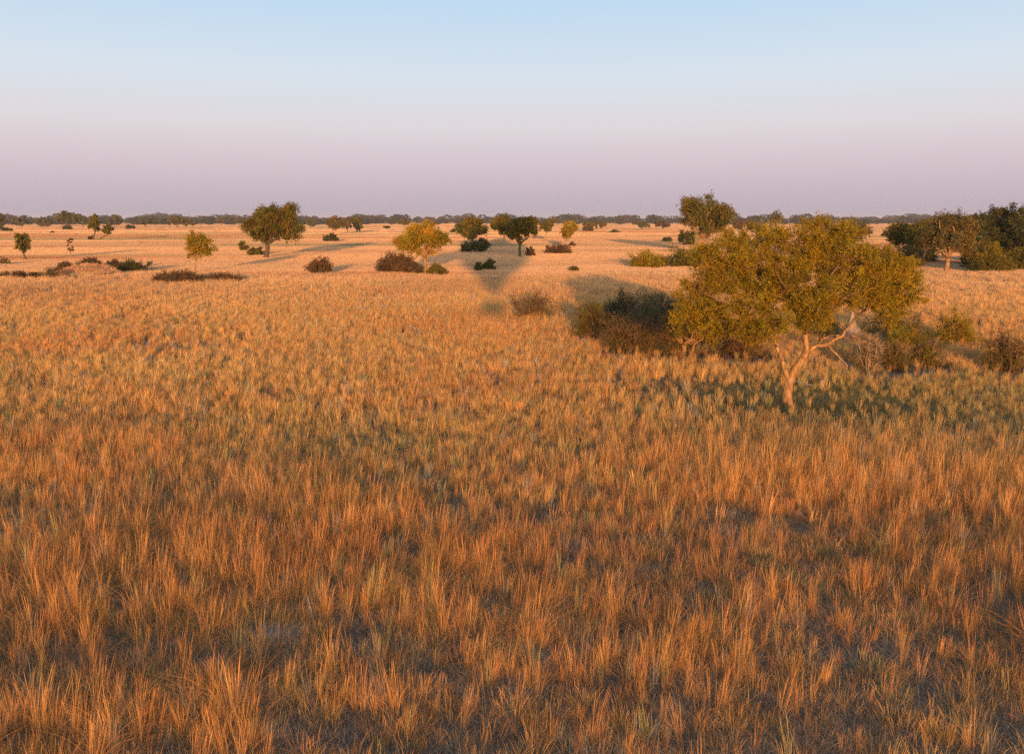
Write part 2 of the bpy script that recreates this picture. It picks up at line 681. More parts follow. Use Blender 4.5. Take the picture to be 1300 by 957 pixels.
# --- middle distance, left to right
T('savanna_tree', 'small sparse tree standing alone at far left with dark open lower branches', (34, 331), 292, 18, 43, 322, 'olive', M_BARKDARK, n=26, dens=.6, lean=-2)
T('dead_sapling', 'thin leafless reddish sapling in the open grass at left', (90, 327), 299, 85, 94, 322, 'brown', n=10, dens=.25, trunk_w=1.5, cat='tree', nl=3)
T('savanna_tree', 'upright green tree left of the leaning tree near the far woodland', (118, 305), 272, 113, 130, 294, 'olive', M_BARKDARK, n=28, lean=2)
T('leaning_tree', 'small tree leaning right on a thin slanting trunk', (124, 305), 285, 130, 148, 297, 'olive', M_BARKDARK, n=18, lean=8, trunk_w=1.4)
T('savanna_tree', 'yellow green tree behind the long low brown thicket at left', (247, 348), 292, 229, 278, 328, 'acacia', n=34, trunk_w=2.5, dens=.9)
T('savanna_tree', 'broad round dark tree with thick trunk, left of centre', (337, 328), 260, 307, 387, 307, 'olive', M_BARKDARK, n=90, lobes=3, trunk_w=6, nl=6, dens=1.6)
B('bush', 'small gnarled shrub left of the broad round dark tree', 302, 315, 303, 319, 'olive', n=14, dens=.6)
B('bush', 'low green shrub touching the foot of the broad round dark tree', 316, 336, 314, 325, 'olive', n=14)
T('savanna_tree', 'slim brownish tree standing behind the dark pointed bush in the distance', (423, 298), 273, 415, 436, 291, 'rust', n=24, trunk_w=1.6)
B('bush', 'dark pointed bush under the slim brownish tree', 413, 432, 297, 307, 'dark', n=18)
T('savanna_tree', 'small brownish distant tree beside the dark paired tree', (441, 296), 276, 434, 448, 290, 'rust', n=18, trunk_w=1.5)
T('savanna_tree', 'dark distant tree right of the slim brownish one', (453, 295), 277, 445, 463, 292, 'olive', M_BARKDARK, n=24)
B('bush', 'brown rounded bush leaning right with green foot, left of the larger brown bush', 388, 423, 326, 350, 'brown', n=30, dens=1.1)
B('bush', 'largest round dark brown bush left of the golden tree', 477, 523, 320, 347, 'brown', n=42, dens=1.2)
T('golden_tree', 'golden yellow tree with pale branching trunk above two small bushes', (540, 349), 277, 503, 574, 324, 'yellow', M_BARKPALE, n=70, lobes=4, trunk_w=4, nl=7, dens=1.25)
B('bush', 'small brown bush left of the foot of the golden tree', 517, 538, 331, 349, 'brown', n=18)
B('bush', 'small olive bush right of the foot of the golden tree', 542, 566, 333, 351, 'olive', n=22)
T('savanna_tree', 'round olive tree standing over a dark thicket right of the golden tree', (600, 313), 276, 576, 621, 303, 'olive', M_BARKDARK, n=52, trunk_w=2.4)
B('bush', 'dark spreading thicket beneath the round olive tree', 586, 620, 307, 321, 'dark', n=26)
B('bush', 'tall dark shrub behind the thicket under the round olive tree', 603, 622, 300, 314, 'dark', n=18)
T('savanna_tree', 'tree partly hidden behind the half shaded tree at centre', (640, 312), 274, 624, 656, 297, 'olive', n=38)
T('savanna_tree', 'tree at centre with its left half in blue shade and slanting forked trunk', (660, 327), 275, 634, 686, 308, 'olive', M_BARKDARK, n=66, lobes=2, trunk_w=3.6, dens=1.3)
B('bush', 'small round brown bush right of the trunk of the half shaded tree', 667, 679, 313, 326, 'brown', n=14)
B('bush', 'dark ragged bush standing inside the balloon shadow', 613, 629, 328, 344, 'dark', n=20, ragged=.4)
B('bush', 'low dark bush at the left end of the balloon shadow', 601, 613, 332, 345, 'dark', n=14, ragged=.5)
B('bush', 'small dark green bush beside the left edge of the balloon shadow', 551, 565, 334, 351, 'olive', n=12)
T('savanna_tree', 'small distant grey green tree with slender forked trunk right of the half shaded tree', (693, 306), 279, 685, 705, 294, 'olive', M_BARK, n=28, trunk_w=1.5)
T('golden_tree', 'small yellow green tree behind the low oblong dark bush', (716, 315), 281, 710, 733, 305, 'acacia', M_BARK, n=26, trunk_w=1.6)
B('bush', 'low oblong dark bush in front of the small yellow green tree', 692, 725, 310, 323, 'brown', n=26)
B('bush', 'tiny reddish shrub right of the low oblong dark bush', 723, 730, 307, 313, 'brown', n=8)
B('bush', 'tiny green bush alone in the grass above the grey green shadow patch', 722, 735, 339, 346, 'olive', n=10)
B('bush', 'tiny dark bush alone left of the tall multi trunked tree', 840, 854, 301, 307, 'dark', n=12)
T('tall_tree', 'tall many stemmed tree with pale trunks rising above the horizon right of centre', (891, 322), 250, 855, 930, 300, 'olive', M_BARKPALE, n=88, lobes=5, trunk_w=4, multi=4, nl=4, dens=1.3)
B('bush', 'dark shrub under the left side of the tall many stemmed tree', 859, 884, 285, 312, 'dark', n=24)
B('bush', 'olive thicket in front of the tall many stemmed tree', 797, 845, 318, 341, 'acacia', n=44, dens=.9, stems=14)
B('bush', 'taller green thicket between the olive thicket and the big acacia', 838, 888, 313, 340, 'olive', n=44, stems=14)
B('bush', 'dark low bush seen over the left shoulder of the big acacia', 926, 960, 297, 318, 'grey', n=18)
T('dead_sapling', 'bare grey treetop showing above the left shoulder of the big acacia', (985, 312), 267, 972, 996, 292, 'grey', n=16, dens=.25, trunk_w=1.6, nl=4)
# --- right hand wood
T('savanna_tree', 'rounded russet green tree with short pale trunk in front of the right hand wood', (1201, 347), 268, 1164, 1244, 326, 'rust', M_BARKPALE, n=90, trunk_w=6, lobes=3, nl=7, dens=1.2)
T('tall_tree', 'tall dark tree behind the russet one at right', (1262, 335), 259, 1236, 1288, 318, 'dark', M_BARK, n=74, lobes=4, trunk_w=4, dens=1.2)
T('tall_tree', 'tallest dark tree cut by the right edge of the photo', (1300, 337), 256, 1274, 1330, 318, 'dark', M_BARK, n=78, lobes=4, trunk_w=4, dens=1.2)
T('savanna_tree', 'dark green tree between the big acacia and the russet tree', (1142, 335), 282, 1120, 1168, 318, 'olive', M_BARKDARK, n=44, lobes=2, dens=1.1)
T('savanna_tree', 'dark tree just behind the right shoulder of the big acacia', (1078, 325), 277, 1058, 1104, 310, 'grey', M_BARKDARK, n=40, lobes=1)
B('bush', 'brown green bush left of the pale trunk of the russet tree', 1130, 1174, 314, 341, 'rust', n=44, stems=12)
B('bush', 'dark bush filling the gap behind the brown green bush at right', 1150, 1190, 302, 334, 'dark', n=40)
B('bush', 'green bush right of the pale trunk of the russet tree', 1220, 1252, 308, 342, 'olive', n=44, stems=12)
B('bush', 'yellow green bush under the tall dark tree at right', 1240, 1272, 304, 344, 'acacia', n=36, stems=12)
B('bush', 'wide olive bush at the right edge below the tallest dark tree', 1268, 1315, 312, 344, 'olive', n=44, stems=12)
B('bush', 'tall olive bush behind the green bush, against the russet tree crown', 1222, 1262, 296, 338, 'olive', n=44, stems=12)
B('bush', 'low green bush at the front edge of the wood right of the russet tree', 1232, 1282, 318, 347, 'olive', n=44, stems=12)
B('bush', 'tall leafy bush at the right edge under the tallest dark tree', 1262, 1320, 296, 336, 'olive', n=60, stems=12)
B('bush', 'low dark bush joining the big acacia to the right hand wood', 1098, 1140, 312, 340, 'olive', n=40, stems=10)
T('savanna_tree', 'green tree standing behind the left side of the russet tree', (1172, 338), 276, 1150, 1196, 318, 'olive', M_BARKDARK, n=56, lobes=2, dens=1.2)
T('tall_tree', 'dark tree joining the russet tree to the tall dark tree', (1240, 336), 272, 1222, 1260, 318, 'dark', M_BARK, n=50, lobes=2, dens=1.2)
B('thorn_bush', 'long dark leafy bush in the middle of the thicket behind the reddish tangle', 785, 850, 376, 434, 'grey', M_BARKDARK, n=90, twiggy=2, leafpx=1.2, stems=20)
B('thorn_bush', 'dark bush under the left edge of the big acacia crown', 850, 905, 380, 440, 'dark', M_BARKDARK, n=90, twiggy=2, leafpx=1.2, stems=20)
B('bush', 'low golden green bush behind the round tan bush', 1124, 1166, 408, 446, 'acacia', M_TWIG, n=50, dens=1.0, twiggy=1, leafpx=1.2, stems=12)
# --- left low thickets
B('bush', 'dark ragged strip of scrub at the left edge', -8, 62, 345, 356, 'brown', n=50, dens=.6, twiggy=1.2, depth=.35, leafpx=1.2, stems=20)
B('bush', 'open bare scrub between the dark strip and the grassy mound', 52, 82, 338, 356, 'rust', n=22, dens=.3, twiggy=1.5, depth=.5, leafpx=1.2, stems=16)
B('bush', 'small dark bush left of the top of the grassy mound', 70, 96, 333, 347, 'brown', n=24)
B('bush', 'round reddish bush just behind the grassy mound', 98, 127, 328, 342, 'brown', n=28)
B('bush', 'dark bush second right behind the grassy mound', 126, 158, 330, 345, 'brown', n=30)
B('bush', 'dark peaked bush at the right end of the row by the grassy mound', 155, 190, 328, 347, 'dark', n=30)
B('bush', 'long low dark brown thicket at left, its taller western half', 192, 258, 341, 362, 'brown', n=70, depth=.4, twiggy=1, leafpx=1.2, stems=24, ragged=.5)
B('bush', 'lower eastern tail of the long dark brown thicket at left', 250, 310, 345, 361, 'brown', n=52, depth=.4, twiggy=1, leafpx=1.2, stems=20, ragged=.5)
B('bush', 'thin scraggy shrub at the left edge below the sparse tree', -4, 14, 326, 337, 'rust', n=10, dens=.3, twiggy=.6)
# --- thicket left of the big acacia
B('thorn_bush', 'thin tan leafless looking shrub in the open grass left of the dark thicket', 641, 703, 368, 408, 'rust', M_TWIG, n=34, dens=.45, twiggy=3.0, leafpx=1.1, stems=22, depth=.7)
B('thorn_bush', 'yellow green leaning shrub at the left end of the thicket by the big acacia', 726, 778, 376, 434, 'olive', M_TWIG, n=70, dens=1.0, twiggy=3, leafpx=1.2, stems=18)
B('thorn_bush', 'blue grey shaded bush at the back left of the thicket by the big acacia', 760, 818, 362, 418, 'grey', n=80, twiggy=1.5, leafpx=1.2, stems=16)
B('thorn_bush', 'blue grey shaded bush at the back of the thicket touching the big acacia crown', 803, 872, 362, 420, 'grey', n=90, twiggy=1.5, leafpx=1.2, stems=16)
B('thorn_bush', 'reddish tangle of bare twigs at the front left of the thicket', 760, 842, 396, 452, 'rust', M_TWIG, n=84, dens=1.0, twiggy=7, leafpx=1.1, stems=26)
B('thorn_bush', 'reddish tangle of bare twigs at the front centre of the thicket', 820, 886, 400, 456, 'rust', M_TWIG, n=80, dens=1.0, twiggy=6, leafpx=1.1, stems=22)
B('thorn_bush', 'dark brown leafless bush between the thicket and the acacia trunk', 905, 972, 405, 460, 'brown', M_TWIG, n=70, dens=.9, twiggy=5, leafpx=1.1, stems=22)
T('thorn_tree', 'low wide thorn tree with bright orange forked stems left of the big acacia', (872, 457), 394, 822, 925, 434, 'rust', M_BARKPALE, n=90, dens=.8, trunk_w=4, multi=3, nl=6, shape='flat', leafpx=1.2)
# --- right of the big acacia
B('bush', 'rounded green bush in open grass right of the big acacia', 1184, 1237, 393, 440, 'acacia', M_TWIG, n=56, dens=1.0, twiggy=1.0, leafpx=1.3, stems=14)
B('thorn_bush', 'bare pale stemmed shrub beside the termite mound', 1082, 1126, 426, 475, 'rust', M_BARK, n=36, dens=.5, twiggy=4, leafpx=1.1, stems=12)
B('bush', 'round tan straw coloured bush between bare shrub and dark green bush', 1112, 1154, 428, 472, 'rust', M_TWIG, n=50, dens=1.1, twiggy=2, leafpx=1.2, stems=14)
B('bush', 'small dark green bush right of the round tan bush', 1150, 1192, 422, 470, 'olive', M_TWIG, n=50, dens=.9, twiggy=1, leafpx=1.2, stems=12)
B('thorn_bush', 'bare reddish shrub by the right edge of the photo', 1243, 1312, 416, 476, 'olive', M_TWIG, n=60, dens=.6, twiggy=5, leafpx=1.1, stems=20)
B('bush', 'pale loose bush under the right end of the big acacia crown', 1140, 1180, 392, 436, 'rust', M_BARK, n=30, dens=.6, twiggy=2, leafpx=1.1)
B('bush', 'dark olive bush behind the termite mound under the big acacia', 1092, 1150, 392, 430, 'olive', M_BARK, n=44, dens=.8, twiggy=1, leafpx=1.2)
B('bush', 'dark leafy bush left of the termite mound under the big acacia', 1030, 1066, 398, 434, 'dark', M_BARKDARK, n=30, dens=.8, leafpx=1.2)

# --- far trees that can be told apart in front of the distant belt
far = [(84, 291, 268, 72, 104, 'olive', 'tallest tree of the far left woodland, standing forward of it'),
       (106, 289, 273, 96, 113, 'grey', 'distant tree filling the gap right of the tallest far left tree'),
       (3, 292, 270, -8, 9, 'olive', 'distant dark tree at the very left edge on the skyline'),
       (28, 290, 275, 14, 40, 'grey', 'distant low grey tree near the left edge'),
       (55, 290, 276, 46, 66, 'olive', 'distant rounded olive tree midway to the tallest far left tree'),
       (146, 289, 274, 134, 158, 'grey', 'distant grey tree right of the leaning tree'),
       (185, 289, 276, 170, 200, 'grey', 'distant broad grey tree left of the olive skyline dome'),
       (225, 290, 274, 212, 240, 'olive', 'distant olive dome shaped tree on the left skyline'),
       (244, 289, 277, 236, 252, 'grey', 'distant small tree right of the olive skyline dome'),
       (281, 287, 275, 273, 290, 'grey', 'distant blue grey tree left of the broad round dark tree'),
       (304, 287, 276, 296, 313, 'grey', 'distant tree touching the left side of the broad round dark tree'),
       (394, 290, 278, 386, 404, 'grey', 'distant dark tree just right of the broad round dark tree'),
       (512, 289, 278, 503, 523, 'olive', 'distant tree half behind the left side of the golden tree'),
       (627, 287, 276, 620, 633, 'grey', 'distant tree between the two olive trees at centre'),
       (708, 286, 277, 700, 716, 'grey', 'distant tree behind the small yellow green tree'),
       (729, 288, 280, 722, 736, 'grey', 'distant small dark tree right of the small yellow green tree'),
       (750, 294, 281, 738, 758, 'rust', 'distant brownish tree with dark scrub at its foot'),
       (765, 292, 281, 754, 772, 'olive', 'distant olive tree joined to the brownish one with scrub'),
       (788, 287, 281, 781, 794, 'grey', 'distant small blue grey tree on the open skyline right of centre'),
       (815, 293, 280, 803, 825, 'grey', 'distant dark tree at the left end of the wood by the tall tree'),
       (842, 292, 281, 828, 856, 'brown', 'distant russet tree left of the tall many stemmed tree'),
       (937, 294, 280, 926, 948, 'brown', 'distant russet tree right of the tall many stemmed tree'),
       (957, 294, 281, 946, 970, 'grey', 'distant grey tree near the left shoulder of the big acacia'),
       (492, 293, 287, 486, 498, 'dark', 'distant dark bush alone left of the golden tree')]
for (x, yb, yt, x0, x1, lf, lab) in far:
    T('distant_tree', lab, (x, yb), yt, x0, x1, yb - 3, lf, M_BARKDARK, n=26, leafpx=1.2, group='distant trees before the skyline wood')
for (x0, x1, yt, yb, lab) in [(740, 752, 288, 294, 'dark scrub at the foot of the distant brownish tree'),
                              (774, 786, 293, 296, 'tiny far bush on the pale plain right of the distant scrub'),
                              (79, 92, 287, 292, 'dark scrub below the tallest far left tree'),
                              (112, 119, 300, 305, 'tiny dark bush at the foot of the upright green tree'),
                              (-10, 18, 289, 294, 'long dark hedge like scrub at the far left edge'),
                              (64, 69, 294, 296.5, 'tiny dark bush on the far left plain'),
                              (160, 172, 286, 291, 'tiny far bush on the plain right of the leaning tree')]:
    B('distant_bush', lab, x0, x1, yt, yb, 'dark', n=14, leafpx=1.2)


# --- the belt of woodland on the skyline: nobody could count it
def far_wood():
    V = []
    Cc = []
    for (dist, n, hmin, hmax, tone) in [(1750, 300, 9, 19, 1.0), (2300, 420, 11, 22, 1.0), (3200, 560, 16, 28, 1.0)]:
        for i in range(n):
            x = rng.uniform(-.75, .75) * dist
            y = dist + rng.normal() * 60 + 120 * vnoise(x, 0, 300, 3)
            g = vnoise(x, dist, 160, 9)
            pxx = PX0 + x / y * F
            if 470 < pxx < 860 and dist < 2000 and rng.random() < .85:
                continue
            hh = (hmin + (hmax - hmin) * rng.random() ** 1.6) * (0.45 + 1.0 * g)
            ww = hh * rng.uniform(.6, 1.1)
            m = 260
            d = unit(rng.normal(size=(m, 3)))
            r = rng.uniform(.3, 1, m) ** .5
            r = r ** .7
            p = np.stack([x + d[:, 0] * r * ww, y + d[:, 1] * r * ww, hh * .52 + d[:, 2] * r * hh * .5], 1)
            a = unit(rng.normal(size=(m, 3))) * rng.uniform(.06, .12, (m, 1)) * hh
            b = unit(np.cross(a, rng.normal(size=(m, 3)))) * rng.uniform(.04, .09, (m, 1)) * hh
            V.append(np.stack([p - a, p + b, p + a, p - b], 1).reshape(-1, 3))
            base = np.array([[.075, .078, .035], [.095, .075, .04], [.055, .062, .04]])[rng.integers(3)]
            Cc.append(np.repeat(base[None] * rng.uniform(.45, .85, (m, 1)), 4, 0))
    V = np.concatenate(V)
    V[:, 2] = np.maximum(V[:, 2], 0.05)
    Cc = np.concatenate(Cc)
    me = mesh_from('distant_woodland', V, np.arange(len(V)).reshape(-1, 4), Cc, leaf_mat('far_leaves', (1, 1, 1), .1))
    o = link('distant_woodland', me)
    tag(o, 'low dark belt of distant woodland along the whole horizon', 'woodland', None, 'stuff')


far_wood()


# ------------------------------------------------------------------ ground
MOUND = at(112, 352)
MK = mpp(MOUND)
GM = at(352, 812)


def ground_z(x, y):
    z = 0.10 * (fbm(x, y, 9, 5) - .5) * np.clip((np.asarray(y) + 40) / 60, 0, 1)
    return z


def ground():
    n = 90
    u = np.linspace(-1, 1, 141)
    xs = np.sign(u) * (np.abs(u) ** 3.2) * 9000 + u * 60
    v = np.linspace(0, 1, 170)
    ys = -60 + v * 120 + v ** 4 * 12000
    X, Y = np.meshgrid(xs, ys)
    Z = ground_z(X, Y) * (np.hypot(X, Y) < 200)
    V = np.stack([X, Y, Z], -1).reshape(-1, 3)
    nx = len(xs)
    i = np.arange(len(ys) - 1)[:, None] * nx
    j = np.arange(nx - 1)[None]
    Fc = np.stack([i + j, i + j + 1, i + nx + j + 1, i + nx + j], -1).reshape(-1, 4)
    m, N, L = mat_new('dry_soil')
    o = N('ShaderNodeOutputMaterial')
    d = N('ShaderNodeBsdfDiffuse')
    geo = N('ShaderNodeNewGeometry')
    n1 = N('ShaderNodeTexNoise')
    n1.inputs['Scale'].default_value = 9
    n1.inputs['Detail'].default_value = 8
    n1.inputs['Roughness'].default_value = .7
    L(geo.outputs['Position'], n1.inputs['Vector'])
    r1 = N('ShaderNodeValToRGB')
    r1.color_ramp.elements[0].position = .35
    r1.color_ramp.elements[0].color = (.13, .10, .085, 1)
    r1.color_ramp.elements[1].position = .68
    r1.color_ramp.elements[1].color = (.34, .27, .22, 1)
    L(n1.outputs['Fac'], r1.inputs[0])
    n2 = N('ShaderNodeTexNoise')
    n2.inputs['Scale'].default_value = .03
    n2.inputs['Detail'].default_value = 6
    mp = N('ShaderNodeMapping')
    mp.inputs['Scale'].default_value = (.25, 1, 1)
    L(geo.outputs['Position'], mp.inputs[0])
    L(mp.outputs[0], n2.inputs['Vector'])
    r2 = N('ShaderNodeValToRGB')
    r2.color_ramp.elements[0].position = .35
    r2.color_ramp.elements[0].color = (.34, .24, .15, 1)
    r2.color_ramp.elements[1].position = .65
    r2.color_ramp.elements[1].color = (.52, .37, .23, 1)
    L(n2.outputs['Fac'], r2.inputs[0])
    sx = N('ShaderNodeSeparateXYZ')
    L(geo.outputs['Position'], sx.inputs[0])
    mr = N('ShaderNodeMapRange')
    mr.inputs['From Min'].default_value = 50
    mr.inputs['From Max'].default_value = 150
    L(sx.outputs['Y'], mr.inputs['Value'])
    mix = N('ShaderNodeMix')
    mix.data_type = 'RGBA'
    L(mr.outputs[0], mix.inputs['Factor'])
    L(r1.outputs[0], mix.inputs['A'])
    L(r2.outputs[0], mix.inputs['B'])
    L(mix.outputs['Result'], d.inputs['Color'])
    b = N('ShaderNodeBump')
    b.inputs['Strength'].default_value = .9
    b.inputs['Distance'].default_value = .12
    L(n1.outputs['Fac'], b.inputs['Height'])
    L(b.outputs[0], d.inputs['Normal'])
    L(d.outputs[0], o.inputs[0])
    me = mesh_from('ground', V, Fc, None, m, True)
    g = link('ground', me)
    tag(g, kind='structure')


ground()


# ------------------------------------------------------------------ mounds, logs
def dome(name, label, cat, org, rx, ry, h, mat, power=1.0, rough=.12, spire=None, seed=0, nr=22, ns=40):
    rr = np.linspace(0, 1, nr)
    an = np.arange(ns) / ns * 2 * math.pi
    V = []
    for r in rr:
        prof = h * (1 - r ** 2) ** power if r < 1 else -0.05
        for a_ in an:
            x = r * rx * math.cos(a_)
            y = r * ry * math.sin(a_)
            nn = (vnoise(x, y, max(rx, ry) * .25, seed) - .5) * rough * h * (1 - r * .8) * 2
            z = prof + nn if r < 1 else -.05
            if spire:
                sx_, sy_, sh, sr = spire
                dd = math.hypot(x - sx_, y - sy_)
                z += sh * math.exp(-(dd / sr) ** 2 * .8) + .25 * sh * math.exp(-(dd / (sr * 2.2)) ** 2)
            V.append((x, y, z))
    F4 = []
    for i in range(nr - 1):
        for j in range(ns):
            F4.append((i * ns + j, (i + 1) * ns + j, (i + 1) * ns + (j + 1) % ns, i * ns + (j + 1) % ns))
    me = mesh_from(name, V, F4, None, mat, True)
    o = link(name, me, loc=tuple(org))
    tag(o, label, cat)
    return o


Pm = at(1083, 434)
km = mpp(Pm)
dome('termite_mound', 'grey pink termite mound with a pointed spire seen under the big acacia', 'termite mound', (Pm[0], Pm[1], 0),
     20 * km, 18 * km, 17 * km, M_MOUND, 1.3, .3, (-3 * km, 0, 17 * km, 4.0 * km), 4, 40, 48)
dome('grassy_mound', 'low golden grassy mound at left in front of the row of dark bushes', 'mound', (MOUND[0], MOUND[1], 0), 44 * MK, 30 * MK, 15 * MK,
     bark_mat('mound_soil', (.26, .18, .09), (.42, .29, .15), 2), 1.0, .1, None, 8)
gk = mpp(GM)
dome('straw_mound', 'low grey mound of matted dead grass near the bottom left of centre', 'mound', (GM[0], GM[1], 0), 40 * gk, 0.55, .20,
     bark_mat('matted_straw', (.14, .12, .12), (.38, .33, .31), 18), .7, .35, None, 12)


def log(name, label, cat, pts, r0, r1, mat=M_WOOD, forks=()):
    tb = Tubes()
    P = [at(x, y) + np.array([0, 0, z]) for (x, y, z) in pts]
    p = smooth_path(P, 4)
    tb.add(p, np.linspace(r0, r1, len(p)), 8, .07)
    for f in forks:
        p = smooth_path([at(x, y) + np.array([0, 0, z]) for (x, y, z) in f], 3)
        tb.add(p, np.linspace(r1 * .8, r1 * .3, len(p)), 5)
    org = P[0] * np.array([1, 1, 0])
    o = link(name, tb.mesh(name, mat, org), loc=tuple(org))
    tag(o, label, cat)


log('fallen_log', 'pale fallen log lying right of the big acacia trunk', 'log', [(1008, 487, .2), (1020, 492, .18), (1033, 494, .14)], .07, .11)
log('fallen_branch', 'thin pale stick lying on the ground right of the acacia foot', 'branch', [(1036, 520, .07), (1045, 521, .10), (1055, 519, .08), (1067, 520, .05)], .035, .015)
log('fallen_branch', 'thin pale curved stick in the grass at the centre of the field', 'branch', [(704, 475, .5), (709, 479, .45), (716, 486, .35)], .035, .02)
log('fallen_branch', 'dark broken branch lying across the golden grass left of centre', 'branch', [(360, 440, .35), (378, 440, .42), (400, 441, .38)], .06, .03, M_BARKDARK,
    [[(378, 440, .42), (388, 438, .5), (396, 437, .55)]])
log('fallen_branch', 'grey dead branch on bare soil below the bare pale stemmed shrub', 'branch', [(1072, 470, .1), (1082, 473, .12), (1094, 476, .1)], .03, .015)


def stump():
    P = at(1042, 496)
    tb = Tubes()
    tb.add([P + np.array([0, 0, -.1]), P + np.array([0, 0, .2]), P + np.array([.02, 0, .45]), P + np.array([.05, 0, .62])], [.19, .15, .13, .11], 10, .1)
    tb.add([P + np.array([.05, 0, .3]), P + np.array([.16, 0, .5]), P + np.array([.2, .02, .75])], [.06, .04, .015], 6, .1)
    org = P * np.array([1, 1, 0])
    o = link('tree_stump', tb.mesh('tree_stump', M_BARK, org), loc=tuple(org))
    tag(o, 'short orange lit broken stump at the end of the pale fallen log', 'stump')


stump()


# ------------------------------------------------------------------ the balloon the photograph was taken from; its shadow falls on the plain
def balloon():
    cx, cy = -0.10, -1.25
    t = thing('hot_air_balloon', (cx, cy, 7.9), 'hot air balloon overhead whose V shaped shadow with basket falls on the plain at centre', 'balloon')
    prof = [(.85, 1.2), (1.5, 2.3), (2.8, 3.9), (4.3, 5.3), (5.9, 6.9), (7.7, 8.9), (9.2, 11.3), (10.2, 14.0), (10.5, 16.6), (10.0, 19.4), (8.6, 22.2), (6.3, 24.4), (3.4, 25.8), (0.05, 26.3)]
    ns = 72
    V = []
    for r, z in prof:
        for j in range(ns):
            a = j / ns * 2 * math.pi
            g = 1 + .012 * math.cos(a * 24)
            V.append((r * g * math.cos(a), r * g * math.sin(a), z + 1.15))
    F4 = [(i * ns + j, i * ns + (j + 1) % ns, (i + 1) * ns + (j + 1) % ns, (i + 1) * ns + j) for i in range(len(prof) - 1) for j in range(ns)]
    m, N, L = mat_new('balloon_fabric')
    o = N('ShaderNodeOutputMaterial')
    d = N('ShaderNodeBsdfDiffuse')
    d.inputs['Color'].default_value = (.5, .1, .06, 1)
    L(d.outputs[0], o.inputs[0])
    link('envelope', mesh_from('envelope', V, F4, None, m, True), t)
    # basket: an open box of wicker
    bx, by, bh, th = 1.1, .9, 1.15, .05
    V, F4 = [], []

    def box(x0, x1, y0, y1, z0, z1):
        b = len(V)
        V.extend([(x0, y0, z0), (x1, y0, z0), (x1, y1, z0), (x0, y1, z0), (x0, y0, z1), (x1, y0, z1), (x1, y1, z1), (x0, y1, z1)])
        F4.extend([(b, b + 3, b + 2, b + 1), (b + 4, b + 5, b + 6, b + 7), (b, b + 1, b + 5, b + 4), (b + 1, b + 2, b + 6, b + 5), (b + 2, b + 3, b + 7, b + 6), (b + 3, b, b + 4, b + 7)])
    box(-bx, bx, -by, by, 0, th)
    box(-bx, bx, -by, -by + th, th, bh)
    box(-bx, bx, by - th, by, th, bh)
    box(-bx, -bx + th, -by + th, by - th, th, bh)
    box(bx - th, bx, -by + th, by - th, th, bh)
    link('basket', mesh_from('basket', V, F4, None, bark_mat('wicker', (.2, .12, .06), (.4, .26, .14), 20)), t)
    tb = Tubes()
    for sx_ in (-1, 1):
        for sy_ in (-1, 1):
            tb.add([(sx_ * bx * .95, sy_ * by * .95, bh), (sx_ * .5, sy_ * .45, bh + .85)], [.03, .03], 6)
            for k in range(3):
                a = math.atan2(sy_, sx_) + (k - 1) * .5
                tb.add([(sx_ * .5, sy_ * .45, bh + .85), (.85 * math.cos(a), .85 * math.sin(a), 2.36)], [.008, .008], 4)
    for sy_ in (-1, 1):
        tb.add([(-.5, sy_ * .45, bh + .85), (.5, sy_ * .45, bh + .85)], [.025, .025], 6)
    for sx_ in (-.5, -.25, .25, .5):
        tb.add([(sx_, -.45, bh + .85), (sx_, .45, bh + .85)], [.025, .025], 6)
    for q in (-.25, .25):
        b_ = Tubes()
        b_.add([(q, 0, bh + .55), (q, 0, bh + 1.0)], [.13, .13], 10)
        link('burner', b_.mesh('burner', M_BARKDARK, np.zeros(3)), t)
    link('burner_frame', tb.mesh('burner_frame', M_BARKDARK, np.zeros(3)), t)


balloon()


# ------------------------------------------------------------------ grass
def grass_mat():
    m, N, L = mat_new('dry_grass')
    o = N('ShaderNodeOutputMaterial')
    a = N('ShaderNodeAttribute')
    a.attribute_name = 'tint'
    a.attribute_type = 'INSTANCER'
    v = N('ShaderNodeAttribute')
    v.attribute_name = 'col'
    mul = N('ShaderNodeMix')
    mul.data_type = 'RGBA'
    mul.blend_type = 'MULTIPLY'
    mul.inputs['Factor'].default_value = 1
    L(a.outputs['Color'], mul.inputs['A'])
    L(v.outputs['Color'], mul.inputs['B'])
    d = N('ShaderNodeBsdfDiffuse')
    t = N('ShaderNodeBsdfTranslucent')
    ms = N('ShaderNodeMixShader')
    ms.inputs[0].default_value = .22
    L(mul.outputs['Result'], d.inputs['Color'])
    L(mul.outputs['Result'], t.inputs['Color'])
    L(d.outputs[0], ms.inputs[1])
    L(t.outputs[0], ms.inputs[2])
    L(ms.outputs[0], o.inputs[0])
    return m


M_GRASS = grass_mat()


